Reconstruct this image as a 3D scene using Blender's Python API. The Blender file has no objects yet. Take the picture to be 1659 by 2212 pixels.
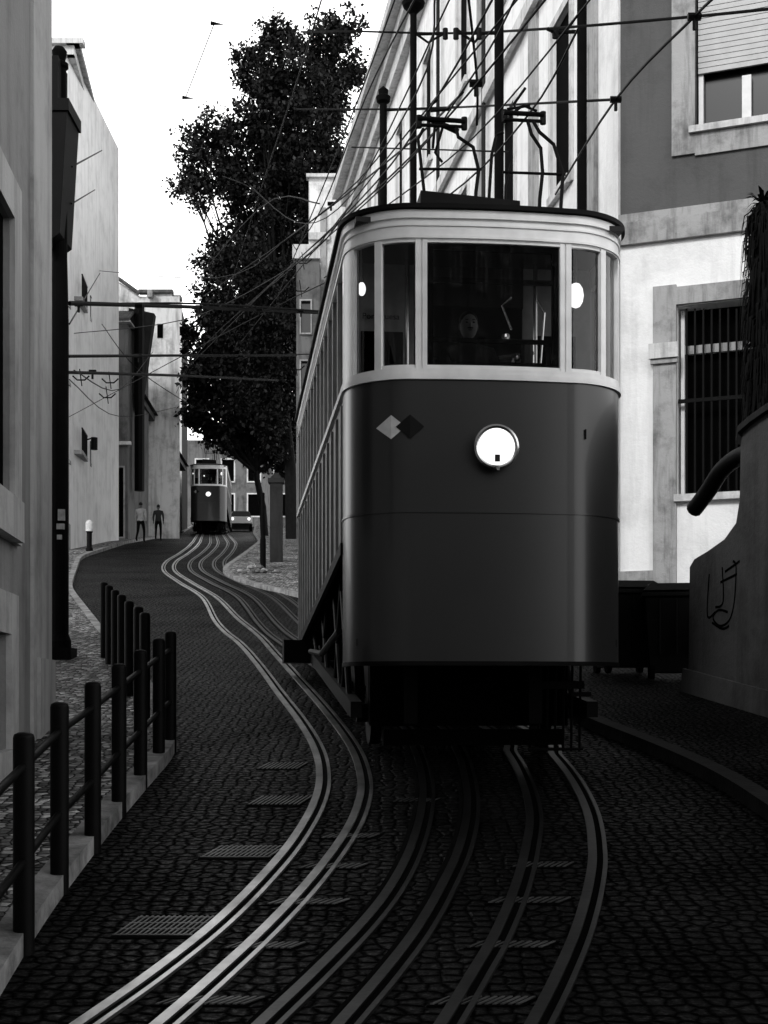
import bpy, math, random
import numpy as np
from mathutils import Vector, Matrix
random.seed(7)
F=3000.0; CX=829.5; HY=1500.0; E=2.25
prof_pts=[(-40,-5.33),(25,3.333),(62,8.97),(91,12.72),(140,19.3),(400,25)]
def gz(y):
    for (a,b),(c,d) in zip(prof_pts,prof_pts[1:]):
        if y<=c: return b+(d-b)*(y-a)/(c-a)
    return 25
def P(px,py,d): return Vector(((px-CX)/F*d,d,E-(py-HY)/F*d))
def G(px,py):
    lo,hi=2.0,130.0
    for _ in range(50):
        m=(lo+hi)/2
        if HY+(E-gz(m))*F/m>py: lo=m
        else: hi=m
    return Vector(((px-CX)/F*lo,lo,gz(lo)))
def interp(tab,y):
    if y<=tab[0][0]: return tab[0][1]
    for (a,b),(c,d) in zip(tab,tab[1:]):
        if y<=c: return b+(d-b)*(y-a)/(c-a)
    return tab[-1][1]
scene=bpy.context.scene
# ---------------------------------------------------------------- materials
def nmat(name):
    m=bpy.data.materials.new(name); m.use_nodes=True
    nt=m.node_tree; return m,nt,nt.nodes['Principled BSDF']
def ramp(nt,fac,stops):
    r=nt.nodes.new('ShaderNodeValToRGB'); e=r.color_ramp.elements
    while len(e)<len(stops): e.new(0.5)
    for i,(p,c) in enumerate(stops):
        e[i].position=p; e[i].color=(c,c,c,1)
    nt.links.new(fac,r.inputs[0]); return r.outputs[0]
def noise(nt,vec,scale,detail=3,rough=0.6):
    n=nt.nodes.new('ShaderNodeTexNoise'); n.inputs['Scale'].default_value=scale
    n.inputs['Detail'].default_value=detail; n.inputs['Roughness'].default_value=rough
    nt.links.new(vec,n.inputs['Vector']); return n.outputs[0]
def mapping(nt,scale):
    tc=nt.nodes.new('ShaderNodeTexCoord'); mp=nt.nodes.new('ShaderNodeMapping')
    mp.inputs['Scale'].default_value=scale
    nt.links.new(tc.outputs['Object'],mp.inputs['Vector']); return mp.outputs[0]
def mul(nt,a,b):
    m=nt.nodes.new('ShaderNodeMix'); m.data_type='RGBA'; m.blend_type='MULTIPLY'; m.inputs[0].default_value=1
    nt.links.new(a,m.inputs[6]); nt.links.new(b,m.inputs[7]); return m.outputs[2]
def flat(name,c,rough=0.8,spec=0.3):
    m,nt,b=nmat(name); v=mapping(nt,(1,1,1))
    nt.links.new(ramp(nt,noise(nt,v,5,1),[(0.3,c*.7),(0.7,c*1.3)]),b.inputs['Base Color'])
    b.inputs['Roughness'].default_value=rough; b.inputs['Specular IOR Level'].default_value=spec
    return m
def plain(name,c,rough=0.6,metal=0,var=0.2,scale=6,bump=0.0,spec=0.5,coat=0):
    m,nt,b=nmat(name)
    v=mapping(nt,(1,1,1))
    n=noise(nt,v,scale)
    col=ramp(nt,n,[(0.3,c*(1-var)),(0.7,min(1,c*(1+var)))])
    nt.links.new(col,b.inputs['Base Color'])
    b.inputs['Roughness'].default_value=rough; b.inputs['Metallic'].default_value=metal
    b.inputs['Specular IOR Level'].default_value=spec
    b.inputs['Coat Weight'].default_value=coat
    if bump:
        bn=nt.nodes.new('ShaderNodeBump'); bn.inputs['Strength'].default_value=bump; bn.inputs['Distance'].default_value=0.02
        nt.links.new(noise(nt,v,scale*6,2),bn.inputs['Height']); nt.links.new(bn.outputs[0],b.inputs['Normal'])
    return m
def plaster(name,c,stain=0.45,s=1.0):
    m,nt,b=nmat(name)
    v=mapping(nt,(1,1,1)); vs=mapping(nt,(2.2,2.2,0.22))
    a=ramp(nt,noise(nt,v,0.9*s,5,0.7),[(0.30,c*(1-stain)),(0.5,c),(0.75,min(0.9,c*1.08))])
    st=ramp(nt,noise(nt,vs,1.3*s,4,0.7),[(0.30,1-stain),(0.52,1.0)])
    nt.links.new(mul(nt,a,st),b.inputs['Base Color'])
    b.inputs['Roughness'].default_value=0.9; b.inputs['Specular IOR Level'].default_value=0.2
    bn=nt.nodes.new('ShaderNodeBump'); bn.inputs['Strength'].default_value=0.35; bn.inputs['Distance'].default_value=0.03
    nt.links.new(noise(nt,v,14,3,0.75),bn.inputs['Height']); nt.links.new(bn.outputs[0],b.inputs['Normal'])
    return m
def cobble(name,scale,lo,hi,gap,rlo,rhi,bump=1.0,dist=0.03,patch=0.5,rnd=.7,spec=.3):
    m,nt,b=nmat(name)
    v=mapping(nt,(1,1,0.0))
    vo=nt.nodes.new('ShaderNodeTexVoronoi'); vo.voronoi_dimensions='2D'; vo.inputs['Scale'].default_value=scale; vo.inputs['Randomness'].default_value=rnd
    ve=nt.nodes.new('ShaderNodeTexVoronoi'); ve.voronoi_dimensions='2D'; ve.feature='DISTANCE_TO_EDGE'; ve.inputs['Scale'].default_value=scale; ve.inputs['Randomness'].default_value=rnd
    nt.links.new(v,vo.inputs['Vector']); nt.links.new(v,ve.inputs['Vector'])
    bw=nt.nodes.new('ShaderNodeRGBToBW'); nt.links.new(vo.outputs['Color'],bw.inputs[0])
    cell=ramp(nt,bw.outputs[0],[(0.2,lo),(0.6,(lo*2+hi)/3),(0.85,hi)])
    g=ramp(nt,ve.outputs['Distance'],[(0.02,gap),(0.12,1.0)])
    pt=ramp(nt,noise(nt,v,0.55,4),[(0.35,patch),(0.62,1.0)])
    nt.links.new(mul(nt,mul(nt,cell,g),pt),b.inputs['Base Color'])
    # roughness and shine vary inside each stone (worn crowns), not per stone
    wn=noise(nt,v,scale*2.6,3)
    nt.links.new(ramp(nt,wn,[(0.35,rhi),(0.65,rlo)]),b.inputs['Roughness'])
    sp=ramp(nt,ve.outputs['Distance'],[(0.05,spec*.1),(0.3,spec)]); nt.links.new(mul(nt,sp,pt),b.inputs['Specular IOR Level'])
    bn=nt.nodes.new('ShaderNodeBump'); bn.inputs['Strength'].default_value=bump; bn.inputs['Distance'].default_value=dist
    h=ramp(nt,ve.outputs['Distance'],[(0.0,0.0),(0.2,0.85),(0.6,1.0)])
    hm=nt.nodes.new('ShaderNodeMath'); hm.operation='ADD'
    nt.links.new(h,hm.inputs[0]); 
    h2=nt.nodes.new('ShaderNodeMath'); h2.operation='MULTIPLY'; h2.inputs[1].default_value=0.9
    nt.links.new(noise(nt,v,scale*1.7,3),h2.inputs[0]); nt.links.new(h2.outputs[0],hm.inputs[1])
    nt.links.new(hm.outputs[0],bn.inputs['Height']); nt.links.new(bn.outputs[0],b.inputs['Normal'])
    return m
def glassm(name,tint=0.5):
    m=bpy.data.materials.new(name); m.use_nodes=True; nt=m.node_tree; nt.nodes.clear()
    o=nt.nodes.new('ShaderNodeOutputMaterial'); mx=nt.nodes.new('ShaderNodeMixShader')
    t=nt.nodes.new('ShaderNodeBsdfTransparent'); t.inputs[0].default_value=(tint,tint,tint,1)
    g=nt.nodes.new('ShaderNodeBsdfGlossy'); g.inputs['Roughness'].default_value=0.03
    lw=nt.nodes.new('ShaderNodeFresnel'); lw.inputs[0].default_value=1.42
    nt.links.new(lw.outputs[0],mx.inputs[0]); nt.links.new(t.outputs[0],mx.inputs[1]); nt.links.new(g.outputs[0],mx.inputs[2])
    nt.links.new(mx.outputs[0],o.inputs[0]); return m
def emis(name,s):
    m,nt,b=nmat(name); b.inputs['Base Color'].default_value=(.8,.8,.8,1)
    b.inputs['Emission Color'].default_value=(1,1,1,1); b.inputs['Emission Strength'].default_value=s
    return m
M={}
M['cob']=cobble('road_cobbles',10,0.0008,0.0055,0.10,0.38,0.85,1.0,0.016,0.35,.6,.13)
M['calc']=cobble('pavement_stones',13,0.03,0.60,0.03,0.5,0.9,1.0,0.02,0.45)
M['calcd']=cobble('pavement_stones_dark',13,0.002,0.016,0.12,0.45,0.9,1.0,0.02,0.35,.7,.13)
M['kerb']=plain('kerb_stone',0.17,0.8,var=0.65,scale=4,bump=0.4,spec=.2)
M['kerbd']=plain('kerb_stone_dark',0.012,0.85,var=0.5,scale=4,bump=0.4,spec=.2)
M['white']=plaster('plaster_white',0.76,0.2)
M['white2']=plaster('plaster_white_aged',0.66,0.5)
M['grey']=plaster('plaster_grey',0.085,0.25)
M['lgrey']=plaster('plaster_left',0.25,0.3)
M['lstone']=plaster('plaster_left_trim',0.42,0.35)
M['mgrey']=plaster('plaster_mid',0.12,0.55)
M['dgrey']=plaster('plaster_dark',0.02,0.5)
M['stone']=plaster('stone_trim',0.32,0.5,2)
M['stoneb']=plaster('stone_trim_bright',0.56,0.4,2)
M['ret']=plaster('retaining_plaster',0.07,0.4)
M['iron']=flat('black_iron',0.002,0.6,.08)
M['ironr']=flat('railing_paint',0.002,0.55,.08)
M['ironp']=flat('pole_iron',0.002,0.8,.05)
M['void']=flat('dark_void',0.001,0.9,.03)
M['wglass']=plain('window_glass',0.006,0.15,0,0.3,0.6)
M['frame']=plain('window_frame',0.6,0.5,var=0.1)
M['shutter']=plain('roller_shutter',0.36,0.5,var=0.1)
M['tile']=plain('roof_tile',0.06,0.8,var=0.5,scale=4,bump=0.5)
M['rail']=plain('rail_steel_glint',0.40,0.33,1.0,0.5,2.2,0.1)
M['raild']=plain('rail_steel_dim',0.040,0.40,1.0,0.5,2.2,0.1)
M['grate']=plain('grate_steel',0.09,0.5,1.0,0.6,5,0.1)
M['groove']=flat('rail_groove',0.0008,0.9,.03)
M['body']=plain('tram_paint_dark',0.018,0.30,0,0.10,1.5,0.0,0.45,0.12)
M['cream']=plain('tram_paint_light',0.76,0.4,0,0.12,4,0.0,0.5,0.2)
M['creamshade']=plain('tram_paint_side_shade',0.22,0.5,0,0.25,4)  # light paint darkened to carry the shade on the tram's sides
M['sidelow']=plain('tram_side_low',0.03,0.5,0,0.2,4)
M['roof']=flat('tram_roof',0.004,0.7,.1)
M['tglass']=glassm('tram_glass',0.82)
M['inner']=flat('tram_inner_dark',0.005,0.6)
M['innerl']=plain('tram_inner_light',0.22,0.6)
M['chrome']=plain('chrome',0.5,0.2,1.0,0.1)
M['lamp']=emis('headlight_lens',1.1)
M['glare']=emis('glare_globe',1.4)
M['markl']=plain('mark_light',0.5,0.5)
M['markd']=plain('mark_dark',0.003,0.6,spec=.15)
M['bark']=plain('bark',0.006,0.9,0,0.5,6,0.6,.15)
M['skin']=plain('skin',0.12,0.6,spec=.2)
M['hair']=plain('hair',0.005,0.6,spec=.2)
M['cloth_l']=plain('cloth_light',0.30,0.9)
M['cloth_d']=plain('cloth_dark',0.003,0.9,spec=.1)
M['cloth_m']=plain('cloth_mid',0.012,0.9)
M['plantd']=flat('dry_fronds',0.004,0.9,.08)
M['carp']=plain('car_paint',0.4,0.3,0,0.05)
m,nt,b=nmat('leaves'); v=mapping(nt,(1,1,1))
nt.links.new(ramp(nt,noise(nt,v,1.1,4),[(0.38,0.0012),(0.58,0.005),(0.74,0.032)]),b.inputs['Base Color']); b.inputs['Roughness'].default_value=0.5; b.inputs['Specular IOR Level'].default_value=.15
M['leaf']=m
# ---------------------------------------------------------------- mesh builder
class MB:
    def __init__(s): s.v=[];s.f=[];s.m=[];s.mats=[]
    def mi(s,k):
        if k not in s.mats: s.mats.append(k)
        return s.mats.index(k)
    def add(s,vs,fs,k):
        o=len(s.v); s.v+= [tuple(x) for x in vs]; i=s.mi(k)
        for f in fs: s.f.append(tuple(o+j for j in f)); s.m.append(i)
    def quad(s,a,b,c,d,k): s.add([a,b,c,d],[(0,1,2,3)],k)
    def hexa(s,p,k): s.add(p,[(0,3,2,1),(4,5,6,7),(0,1,5,4),(1,2,6,5),(2,3,7,6),(3,0,4,7)],k)
    def box(s,x0,x1,y0,y1,z0,z1,k): s.hexa([(x0,y0,z0),(x1,y0,z0),(x1,y1,z0),(x0,y1,z0),(x0,y0,z1),(x1,y0,z1),(x1,y1,z1),(x0,y1,z1)],k)
    def tube(s,pts,r,k,n=8,caps=True):
        pts=[Vector(p) for p in pts]; R=r if isinstance(r,(list,tuple)) else [r]*len(pts)
        rings=[]; ref=None
        for i,p in enumerate(pts):
            d=(pts[min(i+1,len(pts)-1)]-pts[max(i-1,0)])
            if d.length<1e-9: d=Vector((0,0,1))
            d.normalize()
            if ref is None:
                ref=Vector((0,0,1)) if abs(d.z)<0.9 else Vector((1,0,0))
            a=d.cross(ref); 
            if a.length<1e-4: a=d.orthogonal()
            a.normalize(); b=d.cross(a)
            rings.append([p+(a*math.cos(2*math.pi*j/n)+b*math.sin(2*math.pi*j/n))*R[i] for j in range(n)])
        vs=[q for rg in rings for q in rg]; fs=[]
        for i in range(len(pts)-1):
            for j in range(n): fs.append((i*n+j,i*n+(j+1)%n,(i+1)*n+(j+1)%n,(i+1)*n+j))
        if caps: fs.append(tuple(range(n-1,-1,-1))); fs.append(tuple((len(pts)-1)*n+j for j in range(n)))
        s.add(vs,fs,k)
    def lathe(s,c,prof,k,n=16):
        vs=[];fs=[]
        for (r,z) in prof:
            for j in range(n): vs.append((c[0]+r*math.cos(2*math.pi*j/n),c[1]+r*math.sin(2*math.pi*j/n),c[2]+z))
        for i in range(len(prof)-1):
            for j in range(n): fs.append((i*n+j,i*n+(j+1)%n,(i+1)*n+(j+1)%n,(i+1)*n+j))
        fs.append(tuple((len(prof)-1)*n+j for j in range(n)))
        s.add(vs,fs,k)
    def ball(s,c,r,k,n=12,sc=(1,1,1)):
        vs=[];fs=[];m=n//2
        for i in range(m+1):
            th=math.pi*i/m
            for j in range(n):
                ph=2*math.pi*j/n
                vs.append((c[0]+sc[0]*r*math.sin(th)*math.cos(ph),c[1]+sc[1]*r*math.sin(th)*math.sin(ph),c[2]+sc[2]*r*math.cos(th)))
        for i in range(m):
            for j in range(n): fs.append((i*n+j,(i+1)*n+j,(i+1)*n+(j+1)%n,i*n+(j+1)%n))
        s.add(vs,fs,k)
    def obj(s,name,parent=None,smooth=False,bevel=0):
        me=bpy.data.meshes.new(name); me.from_pydata(s.v,[],s.f)
        for k in s.mats: me.materials.append(M[k])
        me.polygons.foreach_set('material_index',s.m)
        if smooth: me.polygons.foreach_set('use_smooth',[True]*len(s.f))
        me.update(); o=bpy.data.objects.new(name,me); scene.collection.objects.link(o)
        if parent: o.parent=parent
        if smooth: o.modifiers.new('ws','WEIGHTED_NORMAL')
        if bevel:
            md=o.modifiers.new('bev','BEVEL'); md.width=bevel; md.segments=2; md.limit_method='ANGLE'
        return o
def empty(name,loc=(0,0,0),rz=0):
    o=bpy.data.objects.new(name,None); scene.collection.objects.link(o); o.location=loc; o.rotation_euler=(0,0,rz); return o
# ---------------------------------------------------------------- facade
def facade(mb,A,B,zb,zt,wins,wall='white',depth=0.22,sur=0.18,surm='stone',glass='wglass',style='sash'):
    A=Vector((A[0],A[1],0));B=Vector((B[0],B[1],0)); L=(B-A).length; d=(B-A)/L; n=Vector((d.y,-d.x,0))
    def pt(u,z,o=0): return A+d*u+n*o+Vector((0,0,z))
    def fb(u0,u1,z0,z1,n0,n1,k):
        mb.hexa([pt(u0,z0,n1),pt(u1,z0,n1),pt(u1,z0,n0),pt(u0,z0,n0),pt(u0,z1,n1),pt(u1,z1,n1),pt(u1,z1,n0),pt(u0,z1,n0)],k)
    us=sorted(set([0,L]+[w[0] for w in wins]+[w[1] for w in wins])); zs=sorted(set([zb,zt]+[w[2] for w in wins]+[w[3] for w in wins]))
    for i in range(len(us)-1):
        for j in range(len(zs)-1):
            um=(us[i]+us[i+1])/2; zm=(zs[j]+zs[j+1])/2
            if any(w[0]<um<w[1] and w[2]<zm<w[3] for w in wins): continue
            mb.quad(pt(us[i],zs[j]),pt(us[i+1],zs[j]),pt(us[i+1],zs[j+1]),pt(us[i],zs[j+1]),wall)
    for w in wins:
        a,b,z0,z1=w[:4]; st=w[4] if len(w)>4 else style
        mb.quad(pt(a,z0,0),pt(a,z0,-depth),pt(a,z1,-depth),pt(a,z1,0),wall)
        mb.quad(pt(b,z0,-depth),pt(b,z0,0),pt(b,z1,0),pt(b,z1,-depth),wall)
        mb.quad(pt(a,z0,0),pt(b,z0,0),pt(b,z0,-depth),pt(a,z0,-depth),wall)
        mb.quad(pt(a,z1,-depth),pt(b,z1,-depth),pt(b,z1,0),pt(a,z1,0),wall)
        mb.quad(pt(a,z0,-depth),pt(b,z0,-depth),pt(b,z1,-depth),pt(a,z1,-depth),glass)
        if sur:
            fb(a-sur,a,z0-sur,z1+sur,0.002,0.05,surm); fb(b,b+sur,z0-sur,z1+sur,0.002,0.05,surm)
            fb(a,b,z1,z1+sur,0.002,0.048,surm); fb(a-sur*0.3,b+sur*0.3,z0-sur,z0,0.003,0.11,surm)
        if st=='sash':
            t=0.05;o0=-depth+0.01;o1=-depth+0.06
            fb(a,a+t,z0,z1,o0,o1,'frame');fb(b-t,b,z0,z1,o0,o1,'frame');fb((a+b)/2-t/2,(a+b)/2+t/2,z0,z1,o0,o1,'frame')
            fb(a+t,b-t,z1-t,z1,o0,o1-0.002,'frame');fb(a+t,b-t,z0,z0+t,o0,o1-0.002,'frame')
            fb(a+t,b-t,z0+(z1-z0)*0.66,z0+(z1-z0)*0.66+t,o0,o1-0.002,'frame')
    return pt,fb
def closebox(mb,A,B,D,zb,zt,k,roof='tile'):
    A=Vector((A[0],A[1],0));B=Vector((B[0],B[1],0)); d=(B-A).normalized(); n=Vector((d.y,-d.x,0)); C=B-n*D; Q=A-n*D
    z=lambda p,h:(p.x,p.y,h)
    mb.quad(z(B,zb),z(C,zb),z(C,zt),z(B,zt),k); mb.quad(z(C,zb),z(Q,zb),z(Q,zt),z(C,zt),k); mb.quad(z(Q,zb),z(A,zb),z(A,zt),z(Q,zt),k)
    mb.quad(z(A,zt),z(B,zt),z(C,zt),z(Q,zt),roof)
# ---------------------------------------------------------------- ground
mb=MB()
ys=[-40,-20,0,5,10,15,20,25,30,40,50,62,75,91,110,140,200,300,400]; xs=[-250,-120,-60,-30,-15,-8,-4,0,4,8,15,30,60,120,250]
vs=[(x,y,gz(y)) for y in ys for x in xs]; n=len(xs)
mb.add(vs,[(i*n+j,i*n+j+1,(i+1)*n+j+1,(i+1)*n+j) for i in range(len(ys)-1) for j in range(n-1)],'cob')
mb.obj('ground')
def gxy(px,py):
    g=G(px,py); return (g.y,g.x)
lk=[(-6,-3.6),(3,-2.6)]+[gxy(-60,2260),gxy(0,2150),gxy(110,1970),gxy(245,1790),gxy(310,1712),gxy(385,1625),gxy(345,1515),gxy(262,1411)]+[(35,-7.9),(50,-10.9),(62,-11.5),(93,-13.6),(140,-19)]
rk=[(-6,3.6)]+[gxy(1659,1775),gxy(1560,1705),gxy(1450,1650),gxy(1330,1600),gxy(1255,1570)]+[(20,1.7),(22,1.5),(25,0.3),(28,-0.3),(33,-2.0),(37,-3.8),(42,-5.0),(50,-5.2),(62,-5.6),(91,-8.6),(140,-13)]
def pavement(name,tab,side,far,mt,kt,ymin,ymax,h=0.12,kw=0.16):
    mb=MB(); Y=[];y=ymin
    while y<ymax: Y.append(y); y+=0.25 if y<25 else 1.5
    Y=sorted(set([a for a in Y if a<=ymax]+[a for a,_ in tab if ymin<a<ymax]+[ymax]))
    def sm(y):
        w=0.5 if y<25 else 2.0
        return sum(interp(tab,y+o*w) for o in (-1,-.5,0,.5,1))/5
    for a,b in zip(Y,Y[1:]):
        xa,xb=sm(a),sm(b); za,zb=gz(a)+h,gz(b)+h
        ka,kb=xa+side*kw,xb+side*kw
        mb.quad((xa,a,za),(xb,b,zb),(kb,b,zb),(ka,a,za),kt)
        mb.quad((xa,a,za-h-.05),(xb,b,zb-h-.05),(xb,b,zb),(xa,a,za),kt)
        mb.quad((ka,a,za-.006),(kb,b,zb-.006),(far,b,zb-.006),(far,a,za-.006),mt)
    return mb.obj(name)
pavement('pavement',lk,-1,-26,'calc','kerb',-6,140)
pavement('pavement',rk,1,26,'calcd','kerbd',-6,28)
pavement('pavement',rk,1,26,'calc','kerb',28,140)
# ---------------------------------------------------------------- rails
def catmull(pts,per=8):
    out=[]
    for i in range(len(pts)-1):
        p0=pts[max(i-1,0)];p1=pts[i];p2=pts[i+1];p3=pts[min(i+2,len(pts)-1)]
        for k in range(per):
            t=k/per
            out.append(0.5*((2*p1)+(p2-p0)*t+(2*p0-5*p1+4*p2-p3)*t*t+(3*p1-p0-3*p2+p3)*t**3))
    out.append(pts[-1]); return out
L=[[(-300,2560),(-40,2380),(200,2212),(350,2105),(480,2000),(575,1905),(645,1820),(690,1740),(702,1680),(690,1620),(655,1560),(605,1495),(560,1435),(520,1390),(470,1345)],
[(-40,2560),(160,2390),(370,2212),(485,2110),(600,2000),(690,1900),(755,1810),(785,1745),(792,1690),(775,1630),(740,1575),(695,1520),(650,1470),(600,1415),(560,1372),(515,1335)],
[(230,2560),(410,2390),(590,2212),(700,2105),(800,2000),(860,1920),(900,1840),(922,1760),(925,1690),(905,1620),(865,1560)],
[(460,2560),(610,2390),(760,2212),(850,2105),(920,2010),(970,1920),(1005,1840),(1022,1760),(1018,1690),(995,1620),(945,1560)],
[(760,2560),(870,2390),(980,2212),(1040,2110),(1090,2020),(1130,1920),(1152,1830),(1158,1760),(1140,1690),(1108,1630),(1060,1575)],
[(990,2560),(1080,2390),(1175,2212),(1225,2110),(1265,2010),(1290,1910),(1295,1840),(1282,1760),(1248,1690),(1205,1635),(1150,1580)]]
offs=[0,.34,.84,1.2,1.65,2.0]
at20=[None,None,-1.0,-.65,-.2,.15]
base=[(33,-4.3),(38,-5.6),(43,-6.8),(48,-7.5),(54,-7.9),(62,-8.6),(75,-10.2),(91,-12.2),(130,-17)]
mb=MB()
for i,l in enumerate(L):
    pts=[G(*q) for q in l]
    if at20[i] is not None: pts.append(Vector((at20[i],20,gz(20)))); pts.append(Vector((at20[i]-1.25,26,gz(26))))
    pts+= [Vector((x+offs[i],y,gz(y))) for y,x in base]
    c=catmull(pts,10)
    for q in c: q.z=gz(q.y)
    slot=i in (2,3)
    def strip(o0,o1,h,k):
        vs=[]
        for j,q in enumerate(c):
            t=(c[min(j+1,len(c)-1)]-c[max(j-1,0)]); t.z=0; t.normalize(); nn=Vector((t.y,-t.x,0))
            a=q+nn*o0;b2=q+nn*o1
            for (w,hh) in ((a,-.02),(a,h),(b2,h),(b2,-.02)): vs.append((w.x,w.y,gz(w.y)+hh))
        fs=[]
        for j in range(len(c)-1):
            for e in range(3): fs.append((j*4+e,j*4+e+1,(j+1)*4+e+1,(j+1)*4+e))
        mb.add(vs,fs,k)
    a='rail' if i<2 else 'raild'  # first two rails coloured brighter to stand for their highlight
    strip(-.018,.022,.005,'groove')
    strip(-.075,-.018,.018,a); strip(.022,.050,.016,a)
    if slot: strip(-.11,-.08,.010,'groove')
mb.obj('tram_rails')
def plate(cx,cy,w,h,nb,name='drain_grate'):
    mb=MB(); g=G(cx,cy)
    ppm=F/g.y; wm=w/ppm; 
    g2=G(cx,cy-h/2); g3=G(cx,cy+h/2); l=(g2.y-g3.y)
    x0=g.x-wm/2; y0=g3.y
    sk=wm*0.25
    def q(u0,u1,v0,v1,o,k):
        pts=[]
        for (u,v_) in ((u0,v0),(u1,v0),(u1,v1),(u0,v1)):
            y=y0+v_*l; pts.append((x0+u*wm+v_*sk,y,gz(y)+o))
        lo=[(p[0],p[1],p[2]-.02) for p in pts]; mb.hexa(lo+pts,k)
    q(0,1,0,1,.006,'groove')
    for i in range(nb): q((i+.25)/nb,(i+.65)/nb,0.08,0.92,.012,'grate')
    if h>28:
        for j in range(4): q(0,1,(j+.35)/4,(j+.5)/4,.011,'grate')
    mb.obj(name)
for a in [(510,1842,150,30,14),(335,2003,170,50,14),(592,1731,115,22,12),(600,1656,90,16,10)]: plate(*a)
for a in [(648,1950,155,14,10),(555,2045,150,15,10),(430,2165,200,20,12),(705,1873,130,12,9),(745,1808,110,10,9),(1125,1947,160,14,10),(1085,2043,170,15,10),(1020,2165,200,20,12),(1160,1870,120,12,9),(890,1730,90,8,8)]: plate(*a,name='slot_drain')
# ---------------------------------------------------------------- post fence
def post(mb,b,h,r=0.055,k='ironr'):
    mb.lathe((b.x,b.y,b.z-.1),[(r,0),(r,h+.08),(r*.9,h+.1),(r*.5,h+.11),(0.001,h+.112)],k,14)
fence=MB(); near=[(60,2060),(136,1930),(207,1842),(263,1765),(309,1705),(348,1655),(373,1625)]
bs=[]
for a in [(-130,2500),(-45,2240)]+near:
    g=G(*a); g.x-=0.02; g.z+=0.02; bs.append(g); post(fence,g,1.09)
for hh in (0.93,0.45):
    fence.tube([b+Vector((0,0,hh)) for b in bs],0.022,'ironr',8)
fence.obj('railing_fence',smooth=True)
tops=[(313,1325),(299,1312),(279,1300),(263,1286),(249,1276),(236,1266),(225,1259)]
for px,ty in tops:
    lo,hi=10,40
    for _ in range(40):
        m=(lo+hi)/2
        if HY-(gz(m)+1.09+.1-E)*F/m>ty: lo=m
        else: hi=m
    mb=MB(); post(mb,Vector(((px-CX)/F*lo,lo,gz(lo)+.1)),1.09); mb.obj('bollard',smooth=True)
# ---------------------------------------------------------------- left near building
bld=empty('plaster_building')
mb=MB()
def lx(d): return -3.34-.09*(d-13.8)
YA=-14
A=(lx(YA),YA); B=(lx(13.8),13.8); k=math.hypot(1,.09)
def U(d): return (d-YA)*k
wins=[(U(10.3),U(11.66),E+1.62,E+4.0,'n'),(U(10.3),U(11.5),E-.45,E+.5,'n'),(U(6.5),U(7.8),E+1.62,E+4.0,'n'),(U(10.3),U(11.62),E+6.6,E+8.4,'n'),(U(6.5),U(7.8),E+6.6,E+8.4,'n'),(U(2),U(3.3),E+1.62,E+4.0,'n')]
pt,fb=facade(mb,A,B,-3,11.6,wins,'lgrey',0.05,0.34,'lstone',glass='void')
fb(U(12.72),U(13.8)+.03,0,11.6,.002,.035,'lstone')
fb(U(12.9),U(13.8)+.05,0,gz(13.8)+.75,.036,.07,'lstone')
fb(0,U(12.7),-3,E-.95,.002,.03,'lstone')
closebox(mb,A,B,10,-3,11.6,'lgrey')
mb.obj('walls',bld)
bld=empty('reflection_blocker_house'); mb=MB()  # unseen house behind the camera, added to darken the glass reflections
w=[(1.5+i*3,2.6+i*3,z_,z_+1.7) for i in range(11) for z_ in (-1.2,2.2,5.4,8.6,11.8,15.0)]
pt,fb=facade(mb,(20,-20),(-15,-20),-4,18.5,w,'mgrey',.2,.15,'stone'); closebox(mb,(20,-20),(-15,-20),8,-4,18.5,'mgrey')
mb.obj('walls',bld)
# ---------------------------------------------------------------- left pole with box
mb=MB(); d=19.9; b=Vector(((128-CX)/F*d,d,gz(d)+.1)); pb=(b.x,b.y,0)
def zy(y): return E+(HY-y)/F*d
mb.box(b.x-.21,b.x+.21,b.y-.21,b.y+.21,b.z-.2,zy(1400),'ironp')
mb.lathe(pb,[(.17,zy(1400)),(.17,zy(1385)),(.135,zy(1370)),(.135,zy(700)),(.115,zy(560)),(.115,zy(240)),(.14,zy(238)),(.14,zy(225)),(.10,zy(220)),(.10,zy(150)),(.13,zy(146)),(.13,zy(138)),(.08,zy(133)),(.10,zy(120)),(.11,zy(112)),(.07,zy(103)),(0.001,zy(100))],'ironp',18)
mb.obj('tram_wire_pole',smooth=False)
mb=MB()
x0=b.x-.20;x1=b.x+.19
mb.hexa([(x0+.06,b.y-.35,zy(545)),(x1-.1,b.y-.35,zy(520)),(x1-.1,b.y+.4,zy(520)),(x0+.06,b.y+.4,zy(545)),(x0,b.y-.35,zy(262)),(x1,b.y-.35,zy(262)),(x1,b.y+.4,zy(262)),(x0,b.y+.4,zy(262))],'iron')
mb.box(x0-.02,x1+.03,b.y-.38,b.y+.43,zy(262)+.003,zy(236),'iron'); mb.box(x0+.02,x1-.14,b.y-.3,b.y+.3,zy(236)+.003,zy(140),'iron')
mb.obj('pole_equipment_box')
mb=MB()
for (px,py,w,h) in [(132,1112,14,24),(130,1137,16,12),(128,1160,10,10)]:
    c=P(px,py,d-.15); ww=w/F*d/2;hh=h/F*d/2
    mb.box(c.x-ww,c.x+ww,c.y-.003,c.y+.05,c.z-hh,c.z+hh,'stone')
mb.obj('sticker')
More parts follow.
